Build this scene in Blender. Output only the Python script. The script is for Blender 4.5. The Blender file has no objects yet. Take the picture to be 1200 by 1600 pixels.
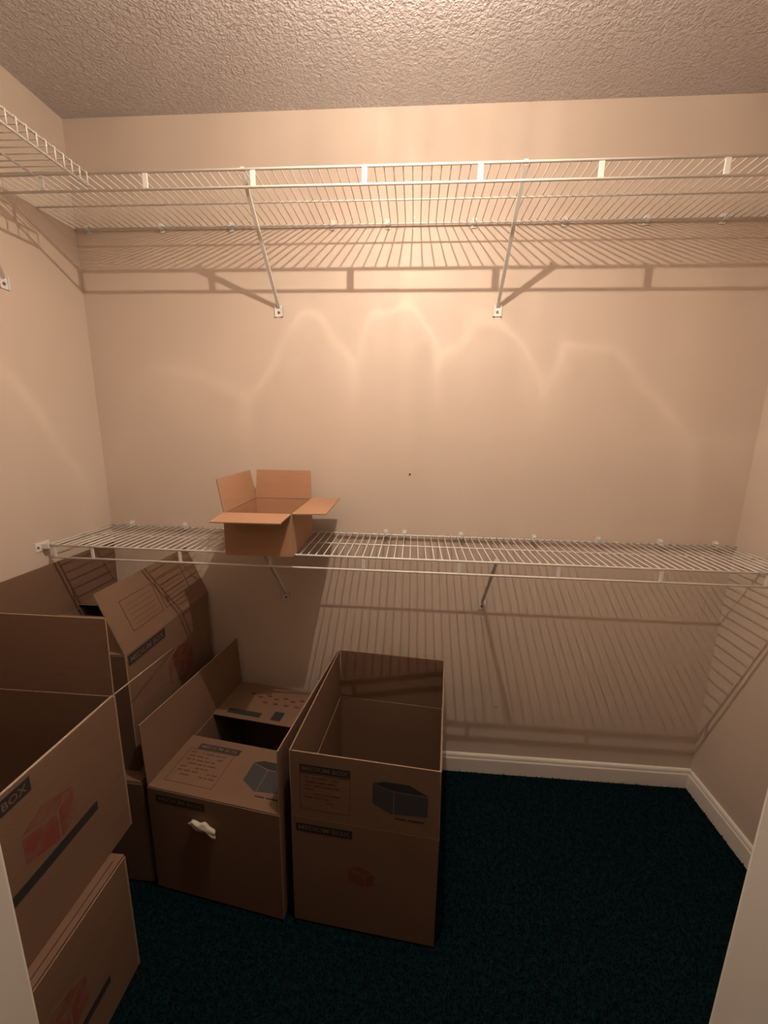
import bpy, bmesh, math, random
from mathutils import Vector, Matrix
random.seed(7)
SC = bpy.context.scene
COL = SC.collection

# ------------------------------------------------------------------ camera
cam = bpy.data.cameras.new('camera')
cam.sensor_fit = 'VERTICAL'; cam.sensor_height = 36.0; cam.lens = 633.6 / 1600 * 36.0
cam.clip_start = 0.02
co = bpy.data.objects.new('camera', cam); COL.objects.link(co)
R_ = (0.99713442, 0.07369493, 0.01708794)
U_ = (-0.03169437, 0.20186116, 0.97890119)
F_ = (-0.06869066, 0.97663767, -0.20361842)
M = Matrix(((R_[0], U_[0], -F_[0]), (R_[1], U_[1], -F_[1]), (R_[2], U_[2], -F_[2]))).to_4x4()
M.translation = Vector((1.23858, -1.54698, 1.47268))
co.matrix_world = M
SC.camera = co

# ------------------------------------------------------------------ world, exposure, lamps
W_ = bpy.data.worlds.new('world'); SC.world = W_; W_.use_nodes = True
W_.node_tree.nodes['Background'].inputs[0].default_value = (0.6, 0.5, 0.42, 1)
W_.node_tree.nodes['Background'].inputs[1].default_value = 0.02
vs = SC.view_settings
vs.view_transform = 'Standard'; vs.look = 'None'; vs.gamma = 1.0; vs.use_curve_mapping = False
vs.exposure = 0.0

LAMP = Vector((1.22, -0.806, 2.361))      # bulb of the closet lamp
LAMP_POWER = 44.0
ROOM_LAMP = Vector((0.42, -3.24, 2.34))   # bulb of the lamp in the room behind the doorway
ROOM_POWER = 1.6
WARM = (1.0, 0.82, 0.66)

def lamp(name, loc, power, radius):
    l = bpy.data.lights.new(name, 'POINT'); l.energy = power; l.color = WARM; l.shadow_soft_size = radius
    o = bpy.data.objects.new(name, l); o.location = loc; COL.objects.link(o)
    return o
key = lamp('closet_bulb', LAMP, LAMP_POWER, 0.0055)
fill = lamp('room_bulb', ROOM_LAMP, ROOM_POWER, 0.06)

# imitates unbuilt patterned glass: arcs and streaks put into the bulb's brightness by direction
def brightness_profile(light):
    light.use_nodes = True
    nt = light.node_tree; N = nt.nodes; L = nt.links
    em = [n for n in N if n.type == 'EMISSION'][0]
    tc = N.new('ShaderNodeTexCoord'); sp = N.new('ShaderNodeSeparateXYZ'); L.new(tc.outputs['Normal'], sp.inputs[0])
    def m(op, a, b=None, c=None):
        n = N.new('ShaderNodeMath'); n.operation = op
        for i, v in enumerate((a, b, c)):
            if v is None: continue
            if isinstance(v, (int, float)): n.inputs[i].default_value = v
            else: L.new(v, n.inputs[i])
        return n.outputs[0]
    az = m('ARCTAN2', sp.outputs[0], sp.outputs[1])
    el = m('ARCSINE', sp.outputs[2])
    def noise(scale, x, y, detail=1.0):
        c = N.new('ShaderNodeCombineXYZ'); 
        for i, v in enumerate((x, y)):
            if isinstance(v, (int, float)): c.inputs[i].default_value = v
            else: L.new(v, c.inputs[i])
        n = N.new('ShaderNodeTexNoise'); n.inputs['Scale'].default_value = scale; n.inputs['Detail'].default_value = detail
        L.new(c.outputs[0], n.inputs['Vector']); return n.outputs['Fac']
    def gauss(x, w, g):
        d = m('DIVIDE', x, w)
        return m('MULTIPLY', m('EXPONENT', m('MULTIPLY', m('MULTIPLY', d, d), -1.0)), g)
    # soft vertical streaks of the flutes
    st = m('MULTIPLY', m('SUBTRACT', noise(9.0, az, 3.0, 1.5), 0.5), 0.30)
    st2 = m('MULTIPLY', m('SUBTRACT', noise(4.0, az, el, 2.0), 0.5), 0.22)
    # a ring of sixteen bright scallops about 32 degrees below the horizon, with tails below their cusps
    wob = m('MULTIPLY', m('SUBTRACT', noise(6.0, az, el, 2.5), 0.5), 0.22)
    ca = m('COSINE', m('MULTIPLY_ADD', m('ADD', az, m('MULTIPLY', wob, 0.5)), 8.0, 0.53))
    s_ = m('ABSOLUTE', ca)
    cut = m('MULTIPLY', noise(6.5, az, el, 2.0), 1.8)
    e1 = m('SUBTRACT', el, m('ADD', m('MULTIPLY_ADD', s_, 0.135, -0.665), wob))
    e2 = m('SUBTRACT', el, m('ADD', m('MULTIPLY_ADD', s_, 0.10, -0.72), m('MULTIPLY', wob, 1.8)))
    arcs = m('ADD', gauss(e1, 0.017, 0.17), m('ADD', gauss(e1, 0.05, 0.10), gauss(e2, 0.022, 0.08)))
    tails = m('MULTIPLY', gauss(ca, 0.16, 0.15), gauss(m('ADD', el, 0.72), 0.08, 1.0))
    a = m('MULTIPLY', m('ADD', arcs, tails), cut)
    # added dimming by angle: less light goes straight down
    down = m('MULTIPLY', m('MAXIMUM', m('SUBTRACT', m('MULTIPLY', el, -1.0), 0.85), 0.0), -0.42)
    # added dimming towards the horizon, calms the hot upper part of the wall
    horizon_dim = gauss(m('ADD', el, 0.12), 0.36, -0.50)
    tot = m('ADD', m('ADD', m('ADD', 1.0, down), horizon_dim), m('ADD', m('ADD', st, st2), a))
    L.new(tot, em.inputs['Strength'])
brightness_profile(key.data)

# ------------------------------------------------------------------ materials
def mat(name, color, rough=0.6, noise=None, bump=None, sheen=0.0, spec=0.5, metal=0.0):
    """noise=(scale, amount) colour variation in object space; bump=(scale, strength, distance, kind)"""
    m = bpy.data.materials.new(name); m.use_nodes = True
    nt = m.node_tree; b = nt.nodes['Principled BSDF']
    b.inputs['Base Color'].default_value = (*color, 1); b.inputs['Roughness'].default_value = rough
    b.inputs['Specular IOR Level'].default_value = spec; b.inputs['Metallic'].default_value = metal
    if sheen: b.inputs['Sheen Weight'].default_value = sheen
    tc = nt.nodes.new('ShaderNodeTexCoord')
    if noise:
        n = nt.nodes.new('ShaderNodeTexNoise'); n.inputs['Scale'].default_value = noise[0]; n.inputs['Detail'].default_value = 4
        nt.links.new(tc.outputs['Object'], n.inputs['Vector'])
        r = nt.nodes.new('ShaderNodeValToRGB')
        a = noise[1]
        r.color_ramp.elements[0].position = 0.3; r.color_ramp.elements[1].position = 0.7
        r.color_ramp.elements[0].color = (*[c * (1 - a) for c in color], 1)
        r.color_ramp.elements[1].color = (*[min(1, c * (1 + a)) for c in color], 1)
        nt.links.new(n.outputs['Fac'], r.inputs[0]); nt.links.new(r.outputs[0], b.inputs['Base Color'])
    if bump:
        sc, st, dist, kind = bump
        if kind == 'voronoi':
            t = nt.nodes.new('ShaderNodeTexVoronoi'); t.feature = 'SMOOTH_F1'; t.inputs['Scale'].default_value = sc; out = t.outputs['Distance']
        else:
            t = nt.nodes.new('ShaderNodeTexNoise'); t.inputs['Scale'].default_value = sc; t.inputs['Detail'].default_value = 3; out = t.outputs['Fac']
        nt.links.new(tc.outputs['Object'], t.inputs['Vector'])
        bp = nt.nodes.new('ShaderNodeBump'); bp.inputs['Strength'].default_value = st; bp.inputs['Distance'].default_value = dist
        nt.links.new(out, bp.inputs['Height']); nt.links.new(bp.outputs[0], b.inputs['Normal'])
    return m

M_WALL = mat('wall_paint', (0.595, 0.494, 0.410), 0.45, (2.5, 0.03), (90, 0.12, 0.002, 'noise'), spec=0.35)
M_CARPET = mat('teal_carpet', (0.0015, 0.012, 0.016), 0.95, (60, 0.5), (400, 0.6, 0.004, 'noise'), sheen=0.0, spec=0.1)
M_WHITE = mat('white_trim_paint', (0.74, 0.70, 0.64), 0.4, (8, 0.02))
M_WIRE = mat('white_vinyl_coated_wire', (0.71, 0.69, 0.65), 0.35)
M_STEEL = mat('screw_steel', (0.25, 0.22, 0.2), 0.35, metal=0.8)
M_BLACK = mat('black_print', (0.022, 0.021, 0.021), 0.7)
M_GREY = mat('grey_print', (0.045, 0.045, 0.048), 0.7)
def worn_red():
    m = mat('worn_red_print', (0.2, 0.03, 0.02), 0.7); nt = m.node_tree; b = nt.nodes['Principled BSDF']
    tc = nt.nodes.new('ShaderNodeTexCoord'); n = nt.nodes.new('ShaderNodeTexNoise'); n.inputs['Scale'].default_value = 28; n.inputs['Detail'].default_value = 6
    nt.links.new(tc.outputs['Object'], n.inputs['Vector'])
    r = nt.nodes.new('ShaderNodeValToRGB'); r.color_ramp.elements[0].position = 0.42; r.color_ramp.elements[1].position = 0.62
    r.color_ramp.elements[0].color = (0.18, 0.040, 0.028, 1); r.color_ramp.elements[1].color = (0.172, 0.09, 0.06, 1)
    nt.links.new(n.outputs['Fac'], r.inputs[0]); nt.links.new(r.outputs[0], b.inputs['Base Color']); return m
M_RED = worn_red()
M_DRED = mat('brown_red_print', (0.085, 0.028, 0.02), 0.7)
M_PAPER = mat('cream_paper', (0.62, 0.56, 0.45), 0.7, (30, 0.1))
M_EDGE_CORD = mat('pale_tan_edge_cord', (0.42, 0.32, 0.24), 0.8, (200, 0.15))
M_EDGE = mat('cut_cardboard_edge', (0.30, 0.20, 0.13), 0.8, (120, 0.15))

def kraft(name, color, rough=0.62):
    m = bpy.data.materials.new(name); m.use_nodes = True
    nt = m.node_tree; N = nt.nodes; L = nt.links; b = N['Principled BSDF']
    b.inputs['Roughness'].default_value = rough; b.inputs['Specular IOR Level'].default_value = 0.25
    tc = N.new('ShaderNodeTexCoord')
    mp = N.new('ShaderNodeMapping'); mp.inputs['Scale'].default_value = (14, 14, 90); L.new(tc.outputs['Object'], mp.inputs[0])
    n1 = N.new('ShaderNodeTexNoise'); n1.inputs['Scale'].default_value = 1.0; n1.inputs['Detail'].default_value = 5; L.new(mp.outputs[0], n1.inputs['Vector'])
    n2 = N.new('ShaderNodeTexNoise'); n2.inputs['Scale'].default_value = 6; L.new(tc.outputs['Object'], n2.inputs['Vector'])
    mx = N.new('ShaderNodeMath'); mx.operation = 'ADD'; L.new(n1.outputs[0], mx.inputs[0]); L.new(n2.outputs[0], mx.inputs[1])
    r = N.new('ShaderNodeValToRGB'); r.color_ramp.elements[0].position = 0.6; r.color_ramp.elements[1].position = 1.4
    r.color_ramp.elements[0].color = (*[c * 0.94 for c in color], 1); r.color_ramp.elements[1].color = (*[c * 1.06 for c in color], 1)
    L.new(mx.outputs[0], r.inputs[0]); L.new(r.outputs[0], b.inputs['Base Color'])
    w = N.new('ShaderNodeTexWave'); w.bands_direction = 'DIAGONAL'; w.inputs['Scale'].default_value = 55; w.inputs['Distortion'].default_value = 0.4
    L.new(tc.outputs['Object'], w.inputs['Vector'])
    bp = N.new('ShaderNodeBump'); bp.inputs['Strength'].default_value = 0.06; bp.inputs['Distance'].default_value = 0.001
    L.new(w.outputs['Fac'], bp.inputs['Height']); L.new(bp.outputs[0], b.inputs['Normal'])
    return m
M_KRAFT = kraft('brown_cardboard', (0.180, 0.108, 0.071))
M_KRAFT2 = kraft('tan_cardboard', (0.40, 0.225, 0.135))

def ceiling_material():
    m = bpy.data.materials.new('textured_ceiling_paint'); m.use_nodes = True
    nt = m.node_tree; N = nt.nodes; L = nt.links; b = N['Principled BSDF']
    b.inputs['Base Color'].default_value = (0.60, 0.56, 0.555, 1); b.inputs['Roughness'].default_value = 0.3
    b.inputs['Specular IOR Level'].default_value = 0.5
    tc = N.new('ShaderNodeTexCoord')
    v = N.new('ShaderNodeTexVoronoi'); v.feature = 'SMOOTH_F1'; v.inputs['Scale'].default_value = 105; v.inputs['Smoothness'].default_value = 0.6
    n = N.new('ShaderNodeTexNoise'); n.inputs['Scale'].default_value = 80; n.inputs['Detail'].default_value = 3
    L.new(tc.outputs['Object'], n.inputs['Vector'])
    mxv = N.new('ShaderNodeMixRGB'); mxv.blend_type = 'ADD'; mxv.inputs[0].default_value = 0.03
    L.new(tc.outputs['Object'], mxv.inputs[1]); L.new(n.outputs['Color'], mxv.inputs[2]); L.new(mxv.outputs[0], v.inputs['Vector'])
    ad = N.new('ShaderNodeMath'); ad.operation = 'SUBTRACT'; L.new(n.outputs['Fac'], ad.inputs[0]); L.new(v.outputs['Distance'], ad.inputs[1])
    bp = N.new('ShaderNodeBump'); bp.inputs['Strength'].default_value = 1.0; bp.inputs['Distance'].default_value = 0.004
    L.new(ad.outputs[0], bp.inputs['Height']); L.new(bp.outputs[0], b.inputs['Normal'])
    return m
M_CEIL = ceiling_material()

# ------------------------------------------------------------------ helpers
def link(name, bm, m, parent=None, smooth=False):
    me = bpy.data.meshes.new(name); bm.to_mesh(me); bm.free()
    for k in (m if isinstance(m, (list, tuple)) else [m]): me.materials.append(k)
    if smooth:
        for p in me.polygons: p.use_smooth = True
    o = bpy.data.objects.new(name, me); COL.objects.link(o)
    if parent: o.parent = parent
    return o
def share(src, name, loc=(0, 0, 0), parent=None, rot=None):
    o = src.copy(); o.name = name; COL.objects.link(o); o.location = loc
    if rot: o.rotation_euler = rot
    if parent: o.parent = parent
    return o
def box(bm, a, b, mi=0):
    vs_ = [bm.verts.new((x, y, z)) for x in (a[0], b[0]) for y in (a[1], b[1]) for z in (a[2], b[2])]
    for f in ((0, 1, 3, 2), (4, 6, 7, 5), (0, 4, 5, 1), (2, 3, 7, 6), (0, 2, 6, 4), (1, 5, 7, 3)):
        fc = bm.faces.new([vs_[i] for i in f]); fc.material_index = mi
def hexa(bm, p, mis=None):
    """p = 8 points: bottom loop 0-3, top loop 4-7"""
    v = [bm.verts.new(q) for q in p]
    for i, f in enumerate(((3, 2, 1, 0), (4, 5, 6, 7), (0, 1, 5, 4), (1, 2, 6, 5), (2, 3, 7, 6), (3, 0, 4, 7))):
        fc = bm.faces.new([v[k] for k in f])
        if mis: fc.material_index = mis[i]
def tube(bm, pts, r, n=8, cap=True):
    pts = [Vector(p) for p in pts]; rings = []
    for i, p in enumerate(pts):
        if i == 0: d = (pts[1] - p).normalized()
        elif i == len(pts) - 1: d = (p - pts[i - 1]).normalized()
        else: d = ((p - pts[i - 1]).normalized() + (pts[i + 1] - p).normalized()).normalized()
        up = Vector((0, 0, 1)) if abs(d.z) < 0.9 else Vector((1, 0, 0))
        if i > 0:
            a = (pa - d * pa.dot(d)).normalized()
        else:
            a = d.cross(up).normalized()
        pa = a; b = d.cross(a).normalized()
        rings.append([bm.verts.new(p + (a * math.cos(2 * math.pi * k / n) + b * math.sin(2 * math.pi * k / n)) * r) for k in range(n)])
    for i in range(len(rings) - 1):
        for k in range(n):
            bm.faces.new((rings[i][k], rings[i][(k + 1) % n], rings[i + 1][(k + 1) % n], rings[i + 1][k]))
    if cap:
        bm.faces.new(rings[0][::-1]); bm.faces.new(rings[-1])
def bar(bm, a, b, side, w, h):
    """rectangular bar from a to b; side = direction of the width"""
    a = Vector(a); b = Vector(b); d = (b - a).normalized(); s = Vector(side); s = (s - d * s.dot(d)).normalized(); u = d.cross(s)
    q = []
    for c in (a, b):
        q += [c - s * w / 2 - u * h / 2, c + s * w / 2 - u * h / 2, c + s * w / 2 + u * h / 2, c - s * w / 2 + u * h / 2]
    hexa(bm, q)
def empty(name, loc, rz, label, cat, group=None):
    o = bpy.data.objects.new(name, None); COL.objects.link(o); o.location = loc; o.rotation_euler = (0, 0, rz)
    o.empty_display_size = 0.05
    o['label'] = label; o['category'] = cat
    if group: o['group'] = group
    return o
def struct(name, bm, m, label, cat):
    o = link(name, bm, m); o['kind'] = 'structure'; o['label'] = label; o['category'] = cat; return o

# ------------------------------------------------------------------ the room
W, H, YF, YO = 2.444, 2.489, -1.247, -1.362       # width, height, inner and outer face of the door wall
XL, XR, DH = 0.84, 1.534, 2.03                    # doorway
T = 0.1
bm = bmesh.new(); box(bm, (-1.1, -4.3, -0.12), (3.4, T, 0)); fl = struct('floor', bm, M_CARPET, 'dark teal carpet floor of the closet', 'floor')
bm = bmesh.new(); box(bm, (-1.1, -4.3, H), (3.4, T, H + T)); struct('ceiling', bm, M_CEIL, 'bumpy orange-peel textured ceiling', 'ceiling')
bm = bmesh.new(); box(bm, (-T, 0, 0), (W + T, T, H)); wb = struct('wall_back', bm, M_WALL, 'long warm beige back wall carrying both wire shelves', 'wall')
bm = bmesh.new(); box(bm, (-T, YO, 0), (0, 0, H)); struct('wall_left', bm, M_WALL, 'beige left wall of the closet', 'wall')
bm = bmesh.new(); box(bm, (W, YO, 0), (W + T, 0, H)); struct('wall_right', bm, M_WALL, 'beige right wall of the closet', 'wall')
bm = bmesh.new()
box(bm, (0, YO, 0), (XL - 0.018, YF, H)); box(bm, (XR + 0.018, YO, 0), (W, YF, H)); box(bm, (XL - 0.018, YO, DH + 0.018), (XR + 0.018, YF, H))
struct('wall_front', bm, M_WALL, 'beige wall around the closet doorway', 'wall')
# the room behind the doorway, out of frame
bm = bmesh.new(); box(bm, (-1.1, -4.3, 0), (3.4, -4.2, H)); struct('wall_rear', bm, M_WALL, 'far wall of the room behind the doorway', 'wall')
bm = bmesh.new(); box(bm, (-1.1, -4.2, 0), (-1.0, YO, H)); box(bm, (-1.0, YO, 0), (-T, YO + T, H)); struct('wall_rear_left', bm, M_WALL, 'left wall of the room behind the doorway', 'wall')
bm = bmesh.new(); box(bm, (3.3, -4.2, 0), (3.4, YO, H)); box(bm, (W + T, YO, 0), (3.3, YO + T, H)); struct('wall_rear_right', bm, M_WALL, 'right wall of the room behind the doorway', 'wall')

# door frame: jambs with rounded edges
door = bpy.data.objects.new('door_1', None); COL.objects.link(door); door['kind'] = 'structure'
door['label'] = 'pale painted door frame at both lower edges of the picture'; door['category'] = 'door frame'
def bevelled(name, a, b, m, parent, bev=0.003, seg=2):
    bm = bmesh.new(); box(bm, a, b)
    bmesh.ops.bevel(bm, geom=bm.edges[:], offset=bev, segments=seg, affect='EDGES', profile=0.6)
    return link(name, bm, m, parent)
bevelled('jamb', (XL - 0.018, YO - 0.001, 0.001), (XL, YF + 0.001, DH), M_WHITE, door)
bevelled('jamb', (XR, YO - 0.001, 0.001), (XR + 0.018, YF + 0.001, DH), M_WHITE, door)
bevelled('head_jamb', (XL - 0.018, YO - 0.001, DH), (XR + 0.018, YF + 0.001, DH + 0.018), M_WHITE, door)
for a, b in (((XL - 0.075, YO - 0.016, 0.001), (XL - 0.005, YO - 0.001, DH + 0.005)), ((XR + 0.005, YO - 0.016, 0.001), (XR + 0.075, YO - 0.001, DH + 0.005)),
             ((XL - 0.075, YO - 0.016, DH + 0.005), (XR + 0.075, YO - 0.001, DH + 0.075))):
    bevelled('casing', a, b, M_WHITE, door, 0.004)

# baseboards with an eased top profile
def baseboard(name, p0, p1, nrm, label):
    p0 = Vector(p0); p1 = Vector(p1); n = Vector(nrm)
    prof = [(0, 0), (0.013, 0), (0.013, 0.062), (0.0125, 0.066), (0.010, 0.070), (0.0095, 0.078), (0.0075, 0.084), (0.004, 0.0875), (0.0, 0.088)]
    bm = bmesh.new(); rows = []
    for p in (p0, p1):
        rows.append([bm.verts.new(p + n * a + Vector((0, 0, z))) for a, z in prof])
    k = len(prof)
    for i in range(k): bm.faces.new((rows[0][i], rows[1][i], rows[1][(i + 1) % k], rows[0][(i + 1) % k]))
    bm.faces.new(rows[0][::-1]); bm.faces.new(rows[1])
    bmesh.ops.recalc_face_normals(bm, faces=bm.faces[:])
    o = link(name, bm, M_WHITE); o['kind'] = 'structure'; o['label'] = label; o['category'] = 'baseboard'
baseboard('baseboard_back', (0, 0, 0), (W, 0, 0), (0, -1, 0), 'white baseboard along the foot of the back wall')
baseboard('baseboard_right', (W, YF, 0), (W, -0.013, 0), (-1, 0, 0), 'white baseboard along the foot of the right wall')
baseboard('baseboard_left', (0, -0.013, 0), (0, YF, 0), (1, 0, 0), 'white baseboard along the foot of the left wall')

# carpet pile: short tufts over the whole closet floor (nobody could count them)
def pile():
    vs_, fs = [], []
    rnd = random.random
    nx, ny = 330, 175
    for i in range(nx):
        for j in range(ny):
            x = 0.014 + (i + rnd()) * (W - 0.028) / nx; y = -0.014 - (j + rnd()) * (1.22) / ny
            a = rnd() * math.pi; r = 0.0028; h = 0.004 + 0.004 * rnd()
            lx, ly = (rnd() - .5) * 0.006, (rnd() - .5) * 0.006
            c, s = math.cos(a) * r, math.sin(a) * r; k = len(vs_)
            vs_ += [(x - c, y - s, -0.001), (x + c, y + s, -0.001), (x + c * .6 + lx, y + s * .6 + ly, h), (x - c * .6 + lx, y - s * .6 + ly, h)]
            fs.append((k, k + 1, k + 2, k + 3))
    me = bpy.data.meshes.new('carpet_pile'); me.from_pydata(vs_, [], fs); me.materials.append(M_CARPET)
    o = bpy.data.objects.new('carpet_pile', me); COL.objects.link(o); o.parent = fl; o['kind'] = 'stuff'
pile()

# small marks left in the back wall
def wall_screw(x, z, r, parent=wb):
    bm = bmesh.new(); tube(bm, [(x, 0.001, z), (x, -0.002, z)], r, 10); link('screw', bm, M_STEEL, parent)
wall_screw(1.215, 2.168, 0.0028); wall_screw(1.213, 2.135, 0.0025)
wall_screw(1.226, 1.300, 0.0040); wall_screw(1.62, 0.323, 0.003)

# ------------------------------------------------------------------ lamp fixtures (out of frame)
def fixture(name, loc, label):
    r = empty(name, (loc.x, loc.y, H), 0, label, 'ceiling light')
    bm = bmesh.new()
    for z0, z1, ra in ((0, -0.008, 0.055), (-0.008, -0.022, 0.042), (-0.022, -0.035, 0.026)): tube(bm, [(0, 0, z0), (0, 0, z1)], ra, 32)
    link('canopy', bm, M_WHITE, r)
    bm = bmesh.new(); tube(bm, [(0, 0, -0.035), (0, 0, -0.085)], 0.015, 24); link('socket', bm, M_WHITE, r)
    bm = bmesh.new(); tube(bm, [(0, 0, -0.085), (0, 0, -0.100)], 0.012, 24); link('bulb_cap', bm, M_STEEL, r)
fixture('ceiling_light', LAMP, 'bare bulb ceiling fixture above the doorway side of the closet, out of frame')
fixture('ceiling_light', ROOM_LAMP, 'bare bulb ceiling fixture in the room behind the doorway, out of frame')

# ------------------------------------------------------------------ wire shelves
SD, LIP = 0.317, 0.0424
def along_x(name, y, z, r, x0, x1, parent, n=8):
    bm = bmesh.new(); tube(bm, [(x0, y, z), (x1, y, z)], r, n); return link(name, bm, M_WIRE, parent, True)
def brace(parent, top, foot, wall='y'):
    top = Vector(top); foot = Vector(foot)
    inn = Vector((0, -1, 0)) if wall == 'y' else Vector((1, 0, 0)); sd = Vector((1, 0, 0)) if wall == 'y' else Vector((0, 1, 0))
    b0 = foot + inn * 0.005 + Vector((0, 0, 0.012))
    bm = bmesh.new(); d = (top - b0).normalized()
    bar(bm, b0, top, sd, 0.0105, 0.003)
    u = d.cross(sd).normalized()
    for s in (-1, 1): bar(bm, b0 + sd * s * 0.0045 + u * 0.0035, top + sd * s * 0.0045 + u * 0.0035, sd, 0.0016, 0.007)
    # hooked upper end over the front rail
    bar(bm, top, top + Vector((0, 0, 0.014)), sd, 0.010, 0.004)
    o = link('support_brace', bm, M_WIRE, parent)
    bm = bmesh.new()
    def P(s, z, n): return foot + sd * s + Vector((0, 0, z)) + inn * n
    hexa(bm, [P(-.014, -.018, 0), P(.014, -.018, 0), P(.014, .018, 0), P(-.014, .018, 0), P(-.014, -.018, .003), P(.014, -.018, .003), P(.014, .018, .003), P(-.014, .018, .003)])
    for s in (-1, 1): hexa(bm, [P(s * .014, -.018, 0), P(s * .011, -.018, 0), P(s * .011, .018, 0), P(s * .014, .018, 0), P(s * .014, -.018, .008), P(s * .011, -.018, .008), P(s * .011, .018, .008), P(s * .014, .018, .008)])
    bmesh.ops.recalc_face_normals(bm, faces=bm.faces[:])
    link('brace_foot', bm, M_WIRE, o)
    bm = bmesh.new(); tube(bm, [P(0, -.004, .003), P(0, -.004, .0055)], 0.0045, 12); link('screw', bm, M_STEEL, o)
    return o
def end_bracket(parent, x, y, z, s):
    """plate on the side wall that cradles the end of the front rail; s = direction into the room"""
    bm = bmesh.new()
    box(bm, (min(x, x + s * .003), y - 0.030, z - 0.018), (max(x, x + s * .003), y + 0.022, z + 0.012))
    box(bm, (min(x, x + s * .028), y - 0.008, z - 0.010), (max(x, x + s * .028), y + 0.008, z - 0.005))
    box(bm, (min(x, x + s * .028), y - 0.010, z - 0.010), (max(x, x + s * .028), y - 0.006, z + 0.006))
    box(bm, (min(x, x + s * .028), y + 0.006, z - 0.010), (max(x, x + s * .028), y + 0.010, z + 0.006))
    o = link('end_bracket', bm, M_WIRE, parent)
    bm = bmesh.new(); tube(bm, [(x + s * .003, y - 0.022, z - 0.004), (x + s * .005, y - 0.022, z - 0.004)], 0.004, 10); link('screw', bm, M_STEEL, o)

clip_src = None
def long_shelf(name, z, x_post, clips, braces, label, post_w):
    global clip_src
    r = empty(name, (0, 0, z), 0, label, 'wire shelf')
    x0, x1 = 0.006, W - 0.006
    along_x('back_rail', -0.012, -0.0035, 0.0032, x0, x1, r)
    along_x('middle_rail', -0.5 * SD, -0.0035, 0.0026, x0, x1, r)
    along_x('front_rail', -SD, 0, 0.0034, x0, x1, r, 10)
    along_x('lip_rail', -SD, -LIP, 0.0034, x0 + 0.02, x1, r, 10)
    bm = bmesh.new(); tube(bm, [(0, -0.006, 0), (0, -SD, 0)], 0.0017, 6); w0 = None
    x = x0 + 0.012; src = None
    while x < x1 - 0.01:
        if src is None:
            src = link('deck_wire', bm, M_WIRE, r, True); src.location = (x, 0, 0.001)
        else: share(src, 'deck_wire', (x, 0, 0.001), r)
        x += 0.0254
    src = None
    xs = [x_post + (i - 0) * 0.3048 for i in range(8)]
    xs = [v for v in xs if v < x1] + [0.04]
    for v in xs:
        if src is None:
            bm = bmesh.new(); box(bm, (-post_w / 2, -0.0018, -LIP), (post_w / 2, 0.0018, 0))
            bmesh.ops.bevel(bm, geom=bm.edges[:], offset=0.001, segments=1, affect='EDGES')
            src = link('lip_post', bm, M_WIRE, r); src.location = (v, -SD, 0)
        else: share(src, 'lip_post', (v, -SD, 0), r)
    for v in clips:
        if clip_src is None:
            bm = bmesh.new()
            box(bm, (-0.008, -0.004, -0.016), (0.008, 0, 0.014)); box(bm, (-0.006, -0.019, -0.009), (0.006, -0.004, -0.0045))
            box(bm, (-0.006, -0.019, -0.009), (0.006, -0.016, 0.002)); box(bm, (-0.004, -0.014, 0.004), (0.004, -0.004, 0.009))
            clip_src = link('wall_clip', bm, M_WIRE, r); clip_src.location = (v, 0, 0)
        else: share(clip_src, 'wall_clip', (v, 0, 0), r)
    for t, f in braces: brace(r, t, f)
    end_bracket(r, 0, -SD, 0, 1); end_bracket(r, W, -SD, 0, -1)
    return r
Z1, Z2 = 2.150, 1.0658
long_shelf('wire_shelf', Z1, 0.170, (0.054, 0.327, 0.579, 0.936, 1.126, 1.416, 1.709, 1.968, 2.206),
           (((0.750, -SD + .004, -0.006), (0.738, 0, -0.274)), ((1.504, -SD + .004, -0.006), (1.512, 0, -0.274))),
           'long white wire shelf high on the back wall, near the ceiling, empty', 0.015)
long_shelf('wire_shelf', Z2, 0.174, (0.092, 0.319, 1.139, 1.212, 1.431, 1.709, 1.948, 2.173, 2.372),
           (((0.763, -SD + .004, -0.006), (0.728, 0, -0.285)), ((1.506, -SD + .004, -0.006), (1.53, 0, -0.285))),
           'long white wire shelf at mid height on the back wall, small box on it', 0.011)
# short shelf on the left wall, its wires bent down over the front
def side_shelf():
    r = empty('wire_shelf', (0, 0, 2.148), 0, 'short white wire shelf on the left wall, close bars along its lip', 'wire shelf')
    y0, y1 = -0.332, YF + 0.006
    for nm, x, z, ra in (('back_rail', 0.012, -0.0035, 0.0032), ('middle_rail', 0.16, -0.0035, 0.0026), ('front_rail', SD - 0.003, -0.0035, 0.0030), ('lip_rail', SD - 0.003, -0.034, 0.0034)):
        bm = bmesh.new(); tube(bm, [(x, y0 + 0.004, z), (x, y1, z)], ra, 8); link(nm, bm, M_WIRE, r, True)
    bm = bmesh.new(); tube(bm, [(0.006, 0, 0), (SD - 0.003, 0, 0), (SD + 0.0015, 0, -0.003), (SD + 0.0015, 0, -0.034)], 0.0017, 6)
    src = None; y = y0
    while y > y1 + 0.01:
        if src is None: src = link('deck_wire', bm, M_WIRE, r, True); src.location = (0, y, 0)
        else: share(src, 'deck_wire', (0, y, 0), r)
        y -= 0.0254
    brace(r, (SD - 0.006, -0.72, -0.038), (0, -0.312, -0.270), 'x')
    for y in (-0.40, -0.7, -1.0, -1.2):
        bm = bmesh.new(); box(bm, (0, y - .008, -.016), (.004, y + .008, .014)); box(bm, (.004, y - .006, -.009), (.019, y + .006, -.0045)); box(bm, (.016, y - .006, -.009), (.019, y + .006, .002))
        link('wall_clip', bm, M_WIRE, r)
side_shelf()

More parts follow.
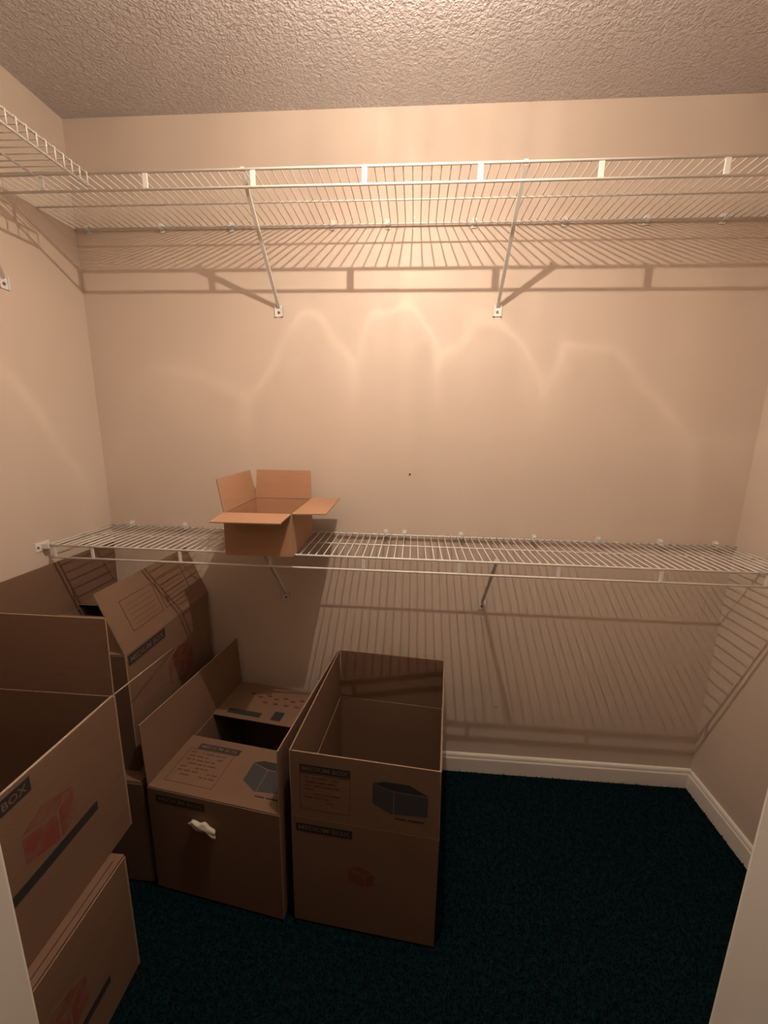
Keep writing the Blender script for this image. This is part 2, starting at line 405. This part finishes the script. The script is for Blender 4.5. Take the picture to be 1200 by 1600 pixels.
# ------------------------------------------------------------------ cardboard boxes
Zv = Vector((0, 0, 1))
FH = 0.0035
class Face:
    """a rectangle seen from outside: o lower left corner, s to the right, t up, n towards the viewer"""
    def __init__(self, o, s, t, n, ls, lt): self.o, self.s, self.t, self.n, self.ls, self.lt = o, s, t, n, ls, lt
    def p(self, s, t, n=0.0): return self.o + self.s * s + self.t * t + self.n * n
def sides(Wd, Ld):
    return {'front': (Vector((-Wd / 2, -Ld / 2, 0)), Vector((1, 0, 0)), Vector((0, -1, 0)), Wd),
            'right': (Vector((Wd / 2, -Ld / 2, 0)), Vector((0, 1, 0)), Vector((1, 0, 0)), Ld),
            'back': (Vector((Wd / 2, Ld / 2, 0)), Vector((-1, 0, 0)), Vector((0, 1, 0)), Wd),
            'left': (Vector((-Wd / 2, Ld / 2, 0)), Vector((0, -1, 0)), Vector((-1, 0, 0)), Ld)}
def slab(bm, F, s0, s1, t0, t1, th, taper=0.0, bow=0.0, nseg=6):
    """a sheet with thickness th behind the face F; edges use the cut-edge material (index 1)"""
    rows = []
    for i in range(nseg + 1):
        f = i / nseg; t = t0 + (t1 - t0) * f; a = taper * f; b = bow * math.sin(math.pi * f * .5) ** 2
        rows.append([[bm.verts.new(F.p(s, t, n + b)) for s in (s0 + a, s1 - a)] for n in (0, -th)])
    for i in range(nseg):
        A, B = rows[i], rows[i + 1]
        bm.faces.new((A[0][0], A[0][1], B[0][1], B[0][0])).material_index = 0
        bm.faces.new((A[1][1], A[1][0], B[1][0], B[1][1])).material_index = 0
        bm.faces.new((A[0][1], A[1][1], B[1][1], B[0][1])).material_index = 1
        bm.faces.new((A[1][0], A[0][0], B[0][0], B[1][0])).material_index = 1
    A = rows[0]; bm.faces.new((A[0][1], A[0][0], A[1][0], A[1][1])).material_index = 0
    A = rows[-1]; bm.faces.new((A[0][0], A[0][1], A[1][1], A[1][0])).material_index = 1
def rects(name, F, rs, m, parent, lift=0.0006):
    """flat print on face F: rs = list of (s0, t0, s1, t1) or polygons"""
    bm = bmesh.new()
    for q in rs:
        pts = [(q[0], q[1]), (q[2], q[1]), (q[2], q[3]), (q[0], q[3])] if not isinstance(q[0], tuple) else q
        lo = [bm.verts.new(F.p(s, t, 0.0001)) for s, t in pts]; hi = [bm.verts.new(F.p(s, t, lift)) for s, t in pts]
        bm.faces.new(hi); k = len(pts)
        for i in range(k): bm.faces.new((lo[i], lo[(i + 1) % k], hi[(i + 1) % k], hi[i]))
    bmesh.ops.recalc_face_normals(bm, faces=bm.faces[:])
    return link(name, bm, m, parent)
_txt = {}
def text_print(name, F, s, t, height, width, txt, m, parent, lift=0.0010):
    if txt not in _txt:
        cu = bpy.data.curves.new('lettering', 'FONT'); cu.body = txt; cu.resolution_u = 2; cu.offset = 0.012
        ob = bpy.data.objects.new('lettering', cu); COL.objects.link(ob)
        dg = bpy.context.evaluated_depsgraph_get(); dg.update()
        me = bpy.data.meshes.new_from_object(ob.evaluated_get(dg)); bpy.data.objects.remove(ob)
        _txt[txt] = ([tuple(v.co) for v in me.vertices], [tuple(p.vertices) for p in me.polygons])
    vv, ff = _txt[txt]
    xs = [v[0] for v in vv]; ys = [v[1] for v in vv]
    sx = width / (max(xs) - min(xs)); sy = height / (max(ys) - min(ys))
    me = bpy.data.meshes.new(name)
    me.from_pydata([F.p(s + (v[0] - min(xs)) * sx, t + (v[1] - min(ys)) * sy, lift) for v in vv], [], ff)
    me.materials.append(m); o = bpy.data.objects.new(name, me); COL.objects.link(o); o.parent = parent
    return o
def banner(F, s, t, w, h, parent, mk):
    rects('banner_print', F, [(s, t, s + w, t + h)], M_BLACK, parent)
    text_print('banner_lettering', F, s + w * .05, t + h * .22, h * .56, w * .9, 'MEDIUM BOX', mk, parent)
def frame_rects(s0, t0, s1, t1, w): return [(s0, t0, s1, t0 + w), (s0, t1 - w, s1, t1), (s0, t0 + w, s0 + w, t1 - w), (s1 - w, t0 + w, s1, t1 - w)]
def listing(F, s0, t0, s1, t1, parent, seed):
    rnd = random.Random(seed)
    rects('list_frame_print', F, frame_rects(s0, t0, s1, t1, 0.0016), M_DRED, parent)
    rs = []; n = 7; hgt = (t1 - t0)
    for i in range(n):
        t = t1 - hgt * (0.12 + 0.11 * i); s = s0 + 0.014
        while s < s1 - 0.03:
            l = rnd.uniform(.008, .03); 
            if rnd.random() < .8: rs.append((s, t, min(s + l, s1 - .012), t + 0.0032))
            s += l + 0.006
    rects('list_text_print', F, rs, M_DRED, parent)
def cube_icon(F, s, t, w, h, parent):
    """picture of a packed box: dark faces, pale edges, a caption line"""
    a = [[(s, t + h * .28), (s + w * .38, t), (s + w * .38, t + h * .72), (s, t + h * .88)],
         [(s + w * .40, t + h * .03), (s + w, t + h * .10), (s + w, t + h * .70), (s + w * .40, t + h * .72)]]
    rects('box_picture_print', F, a, M_GREY, parent)
    rects('box_picture_lid_print', F, [[(s, t + h * .90), (s + w * .38, t + h * .75), (s + w, t + h * .74), (s + w * .66, t + h), (s + w * .2, t + h)]], M_BLACK, parent)
    rects('caption_print', F, [(s + w * .42, t - h * .12, s + w * .62, t - h * .08), (s + w * .66, t - h * .12, s + w * .95, t - h * .08)], M_BLACK, parent)
def emblem(F, s, t, w, parent):
    """worn red emblem in three slanted pieces"""
    c = (s, t); r = w / 2
    ps = [[(c[0] - r, c[1] - r * .55), (c[0] + r * .25, c[1] - r), (c[0] + r * .25, c[1] + r * .15), (c[0] - r, c[1] + r * .5)],
          [(c[0] - r, c[1] + r * .6), (c[0] + r * .28, c[1] + r * .25), (c[0] + r, c[1] + r * .55), (c[0] - r * .2, c[1] + r)],
          [(c[0] + r * .36, c[1] - r * .98), (c[0] + r, c[1] - r * .6), (c[0] + r, c[1] + r * .45), (c[0] + r * .36, c[1] + r * .16)]]
    rects('red_emblem_print', F, ps, M_RED, parent)

def carton(loc, rz, Wd, Ld, Ht, Fl, angles, label, mk=None, wall=0.005, prints=True, group=None, bows=None, closed_over=(), skip=(), flap_len=None):
    """angles: degrees from upright for front,right,back,left flaps (negative = folded inwards)"""
    mk = mk or M_KRAFT
    r = empty('cardboard_box', loc, math.radians(rz), label, 'cardboard box', group)
    S = sides(Wd, Ld); bm = bmesh.new(); mt = [mk, M_EDGE]
    faces = {}
    for k, (o, s, n, ls) in S.items():
        F = Face(o, s, Zv, n, ls, Ht); faces[k] = F
        e = wall if k in ('front', 'back') else 0
        slab(bm, F, 0 if k in ('front', 'back') else wall, ls if k in ('front', 'back') else ls - wall, 0.0, Ht, wall, 0, 0, 1)
    box(bm, (-Wd / 2 + wall, -Ld / 2 + wall, 0.001), (Wd / 2 - wall, Ld / 2 - wall, 0.007))
    body = link('body', bm, mt, r)
    FF = {}
    for k, (o, s, n, ls) in S.items():
        if k in skip: continue
        a = math.radians(angles[k]); et = Zv * math.cos(a) + n * math.sin(a); nf = n * math.cos(a) - Zv * math.sin(a)
        org = o + Zv * (Ht + (0.0015 if abs(angles[k]) < 60 else 0.001))
        if angles[k] < -60: org = org + Zv * (FH + (FH + .0006 if k in closed_over else 0)) - n * 0.001
        if angles[k] > 60: org = org - Zv * 0.0
        F = Face(org, s, et, nf, ls, Fl); FF[k] = F
        bm = bmesh.new(); fl_ = (flap_len or {}).get(k, Fl)
        slab(bm, F, 0.002, ls - 0.002, 0, fl_, FH, 0.003, (bows or {}).get(k, 0.0), 6)
        FF[k].ob = link('flap', bm, mt, r)
    return r, body, faces, FF

# right tall open box on the floor, all flaps up
def place(fx, fy, rz, Wd, Ld):
    """box centre from its front left corner"""
    a = math.radians(rz); ex = Vector((math.cos(a), math.sin(a), 0)); ey = Vector((-math.sin(a), math.cos(a), 0))
    c = Vector((fx, fy, 0)) + ex * Wd / 2 + ey * Ld / 2
    return c
c = place(0.922, -0.611, -4.9, 0.420, 0.535)
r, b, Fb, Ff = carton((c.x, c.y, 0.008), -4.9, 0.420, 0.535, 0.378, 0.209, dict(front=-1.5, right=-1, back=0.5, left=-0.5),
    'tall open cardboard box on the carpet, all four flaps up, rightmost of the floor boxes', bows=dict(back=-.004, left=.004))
banner(Fb['front'], 0.014, 0.330, 0.165, 0.028, b, M_KRAFT)
emblem(Fb['front'], 0.205, 0.205, 0.075, b)
f = Ff['front']; o = f.ob
banner(f, 0.028, 0.148, 0.145, 0.024, o, M_KRAFT)
listing(f, 0.028, 0.030, 0.173, 0.146, o, 3)
cube_icon(f, 0.235, 0.055, 0.150, 0.100, o)

# middle box: front and back flaps folded shut with a gap, side flaps up
c = place(0.458, -0.561, -7.6, 0.436, 0.535)
r, b, Fb, Ff = carton((c.x, c.y, 0.008), -7.6, 0.436, 0.535, 0.378, 0.209, dict(front=-88.5, right=1.0, back=-89, left=1.5),
    'cardboard box on the carpet with printed top flaps folded in, beside the tall open box', bows=dict(left=.004, right=-.003))
f = Ff['front']; o = f.ob
banner(f, 0.060, 0.160, 0.150, 0.022, o, M_KRAFT)
listing(f, 0.035, 0.030, 0.200, 0.158, o, 9)
cube_icon(f, 0.275, 0.050, 0.150, 0.110, o)
f = Ff['back']; o = f.ob
rects('banner_print', f, [(0.25, 0.165, 0.385, 0.190)], M_BLACK, o); rects('picture_print', f, [(0.165, 0.145, 0.205, 0.192)], M_BLACK, o)
rects('small_text_print', f, [(0.05 + i * .035, 0.06 + (i % 2) * .012, 0.07 + i * .035, 0.068 + (i % 2) * .012) for i in range(9)] + [(0.08 + i * .045, 0.1, 0.1 + i * .045, 0.108) for i in range(5)], M_DRED, o)
banner(Fb['front'], 0.030, 0.335, 0.165, 0.026, b, M_KRAFT)
# crumpled paper scrap stuck to its front
bm = bmesh.new()
bmesh.ops.create_icosphere(bm, subdivisions=3, radius=1.0)
rn = random.Random(5)
F = Fb['front']
for v in bm.verts:
    q = v.co.copy(); k = 1 + 0.22 * math.sin(q.x * 5 + 1) * math.cos(q.y * 6) + rn.uniform(-.05, .05)
    s_ = 0.190 + 0.043 * q.x * k; t_ = 0.288 + (0.014 + .007 * max(0, q.x)) * q.y * k - 0.004 * q.x - 0.018 * max(0, q.x) ** 2 + 0.004 * math.sin(q.x * 7)
    v.co = F.p(s_, t_, 0.009 + 0.008 * q.z * k)
o = link('paper_scrap', bm, M_PAPER, b, True); o['label'] = 'crumpled cream paper scrap'

# rear stack: closed lower box, opened upper box
c = place(0.006, -0.545, -1.0, 0.430, 0.515)
r, b, Fb, Ff = carton((c.x, c.y, 0.008), -1.0, 0.430, 0.515, 0.376, 0.214, dict(front=-90, right=-89.7, back=-90, left=-89.7),
    'closed cardboard box on the carpet in the far left corner, under the open box', closed_over=('left', 'right'))
banner(Fb['right'], 0.014, 0.325, 0.165, 0.030, b, M_KRAFT)
A0 = 0.3935
c = place(0.008, -0.512, -0.4, 0.394, 0.490)
r, b, Fb, Ff = carton((c.x, c.y, A0), -0.4, 0.394, 0.490, 0.400, 0.205, dict(front=-87, right=-22, back=-86, left=-1.0),
    'open cardboard box with a slanting checklist flap, on top of the far left stack', bows=dict(left=-.004))
banner(Fb['right'], 0.012, 0.360, 0.180, 0.034, b, M_KRAFT)
emblem(Fb['right'], 0.270, 0.215, 0.15, b)
f = Ff['right']; o = f.ob
rs = frame_rects(0.07, 0.045, 0.225, 0.150, 0.0022) + frame_rects(0.240, 0.045, 0.40, 0.150, 0.0022)
rects('checklist_frame_print', f, rs, M_DRED, o)
rects('checklist_line_print', f, [(s, 0.060 + i * .017, s + .12, 0.0612 + i * .017) for s in (0.09, 0.258) for i in range(5)], M_DRED, o)

# near stack: closed box, open box on top
E_W, E_L = 0.522, 0.42
r, b, Fb, Ff = carton((0.004 + E_W / 2, -0.750 - E_L / 2, 0.008), 0, E_W, E_L, 0.366, 0.209, dict(front=-90, right=-89.7, back=-90, left=-89.7),
    'closed cardboard box on the carpet nearest the left door jamb, under the near open box', closed_over=('left', 'right'))
emblem(Fb['right'], 0.20, 0.20, 0.13, b)
rects('dark_stripe_print', Fb['right'], [(0.07, 0.100, 0.325, 0.122)], M_BLACK, b)
rects('red_line_print', Ff['right'], [(0.02, 0.014, 0.40, 0.017)], M_DRED, Ff['right'].ob)
D0 = 0.3835; D_W, D_L = 0.484, 0.42
r, b, Fb, Ff = carton((0.006 + D_W / 2, -0.672 - D_L / 2, D0), 0, D_W, D_L, 0.401, 0.209, dict(front=8, right=-172, back=2.5, left=-3),
    'open cardboard box topping the near stack beside the left door jamb, far flap standing', skip=('right',))
bm = bmesh.new()   # right flap folded down inside the box
slab(bm, Face(Vector((D_W / 2 - 0.0055, -D_L / 2 + .004, 0.399)), Vector((0, 1, 0)), Vector((-0.06, 0, -1)).normalized(), Vector((1, 0, -.06)).normalized(), D_L, .2), 0.003, D_L - 0.011, 0, 0.2, 0.0032, 0.003, 0, 4)
link('flap', bm, [M_KRAFT, M_EDGE], r)
banner(Fb['right'], 0.014, 0.362, 0.165, 0.032, b, M_KRAFT)
emblem(Fb['right'], 0.205, 0.250, 0.12, b)
rects('dark_stripe_print', Fb['right'], [(0.07, 0.158, 0.322, 0.182)], M_BLACK, b)
# pale strip added to brighten the box's top edge, thin string beyond it
bm = bmesh.new(); tube(bm, [(0.4885, -1.08, 0.7890), (0.4885, -0.68, 0.7890)], 0.0028, 8); tube(bm, [(0.4885, -0.683, 0.7890), (0.4085, -0.289, 0.694)], 0.0017, 8)
o = link('edge_and_cord', bm, M_EDGE_CORD, None, True); o['label'] = 'pale strip brightening the near open box edge, thin string on to the checklist box'; o['category'] = 'edge_and_cord'

# small box on the lower shelf
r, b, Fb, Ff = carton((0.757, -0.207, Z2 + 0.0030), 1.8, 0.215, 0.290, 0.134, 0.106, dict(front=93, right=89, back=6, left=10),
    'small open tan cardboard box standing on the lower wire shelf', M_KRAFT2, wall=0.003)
F = Face(Vector((0.215 / 2, -0.29 / 2, 0)), Vector((0, 1, 0)), Zv, Vector((1, 0, 0)), .29, .134)
rects('glue_seam', F, [(0.0005, 0.002, 0.010, 0.132)], M_EDGE, b, 0.0012)
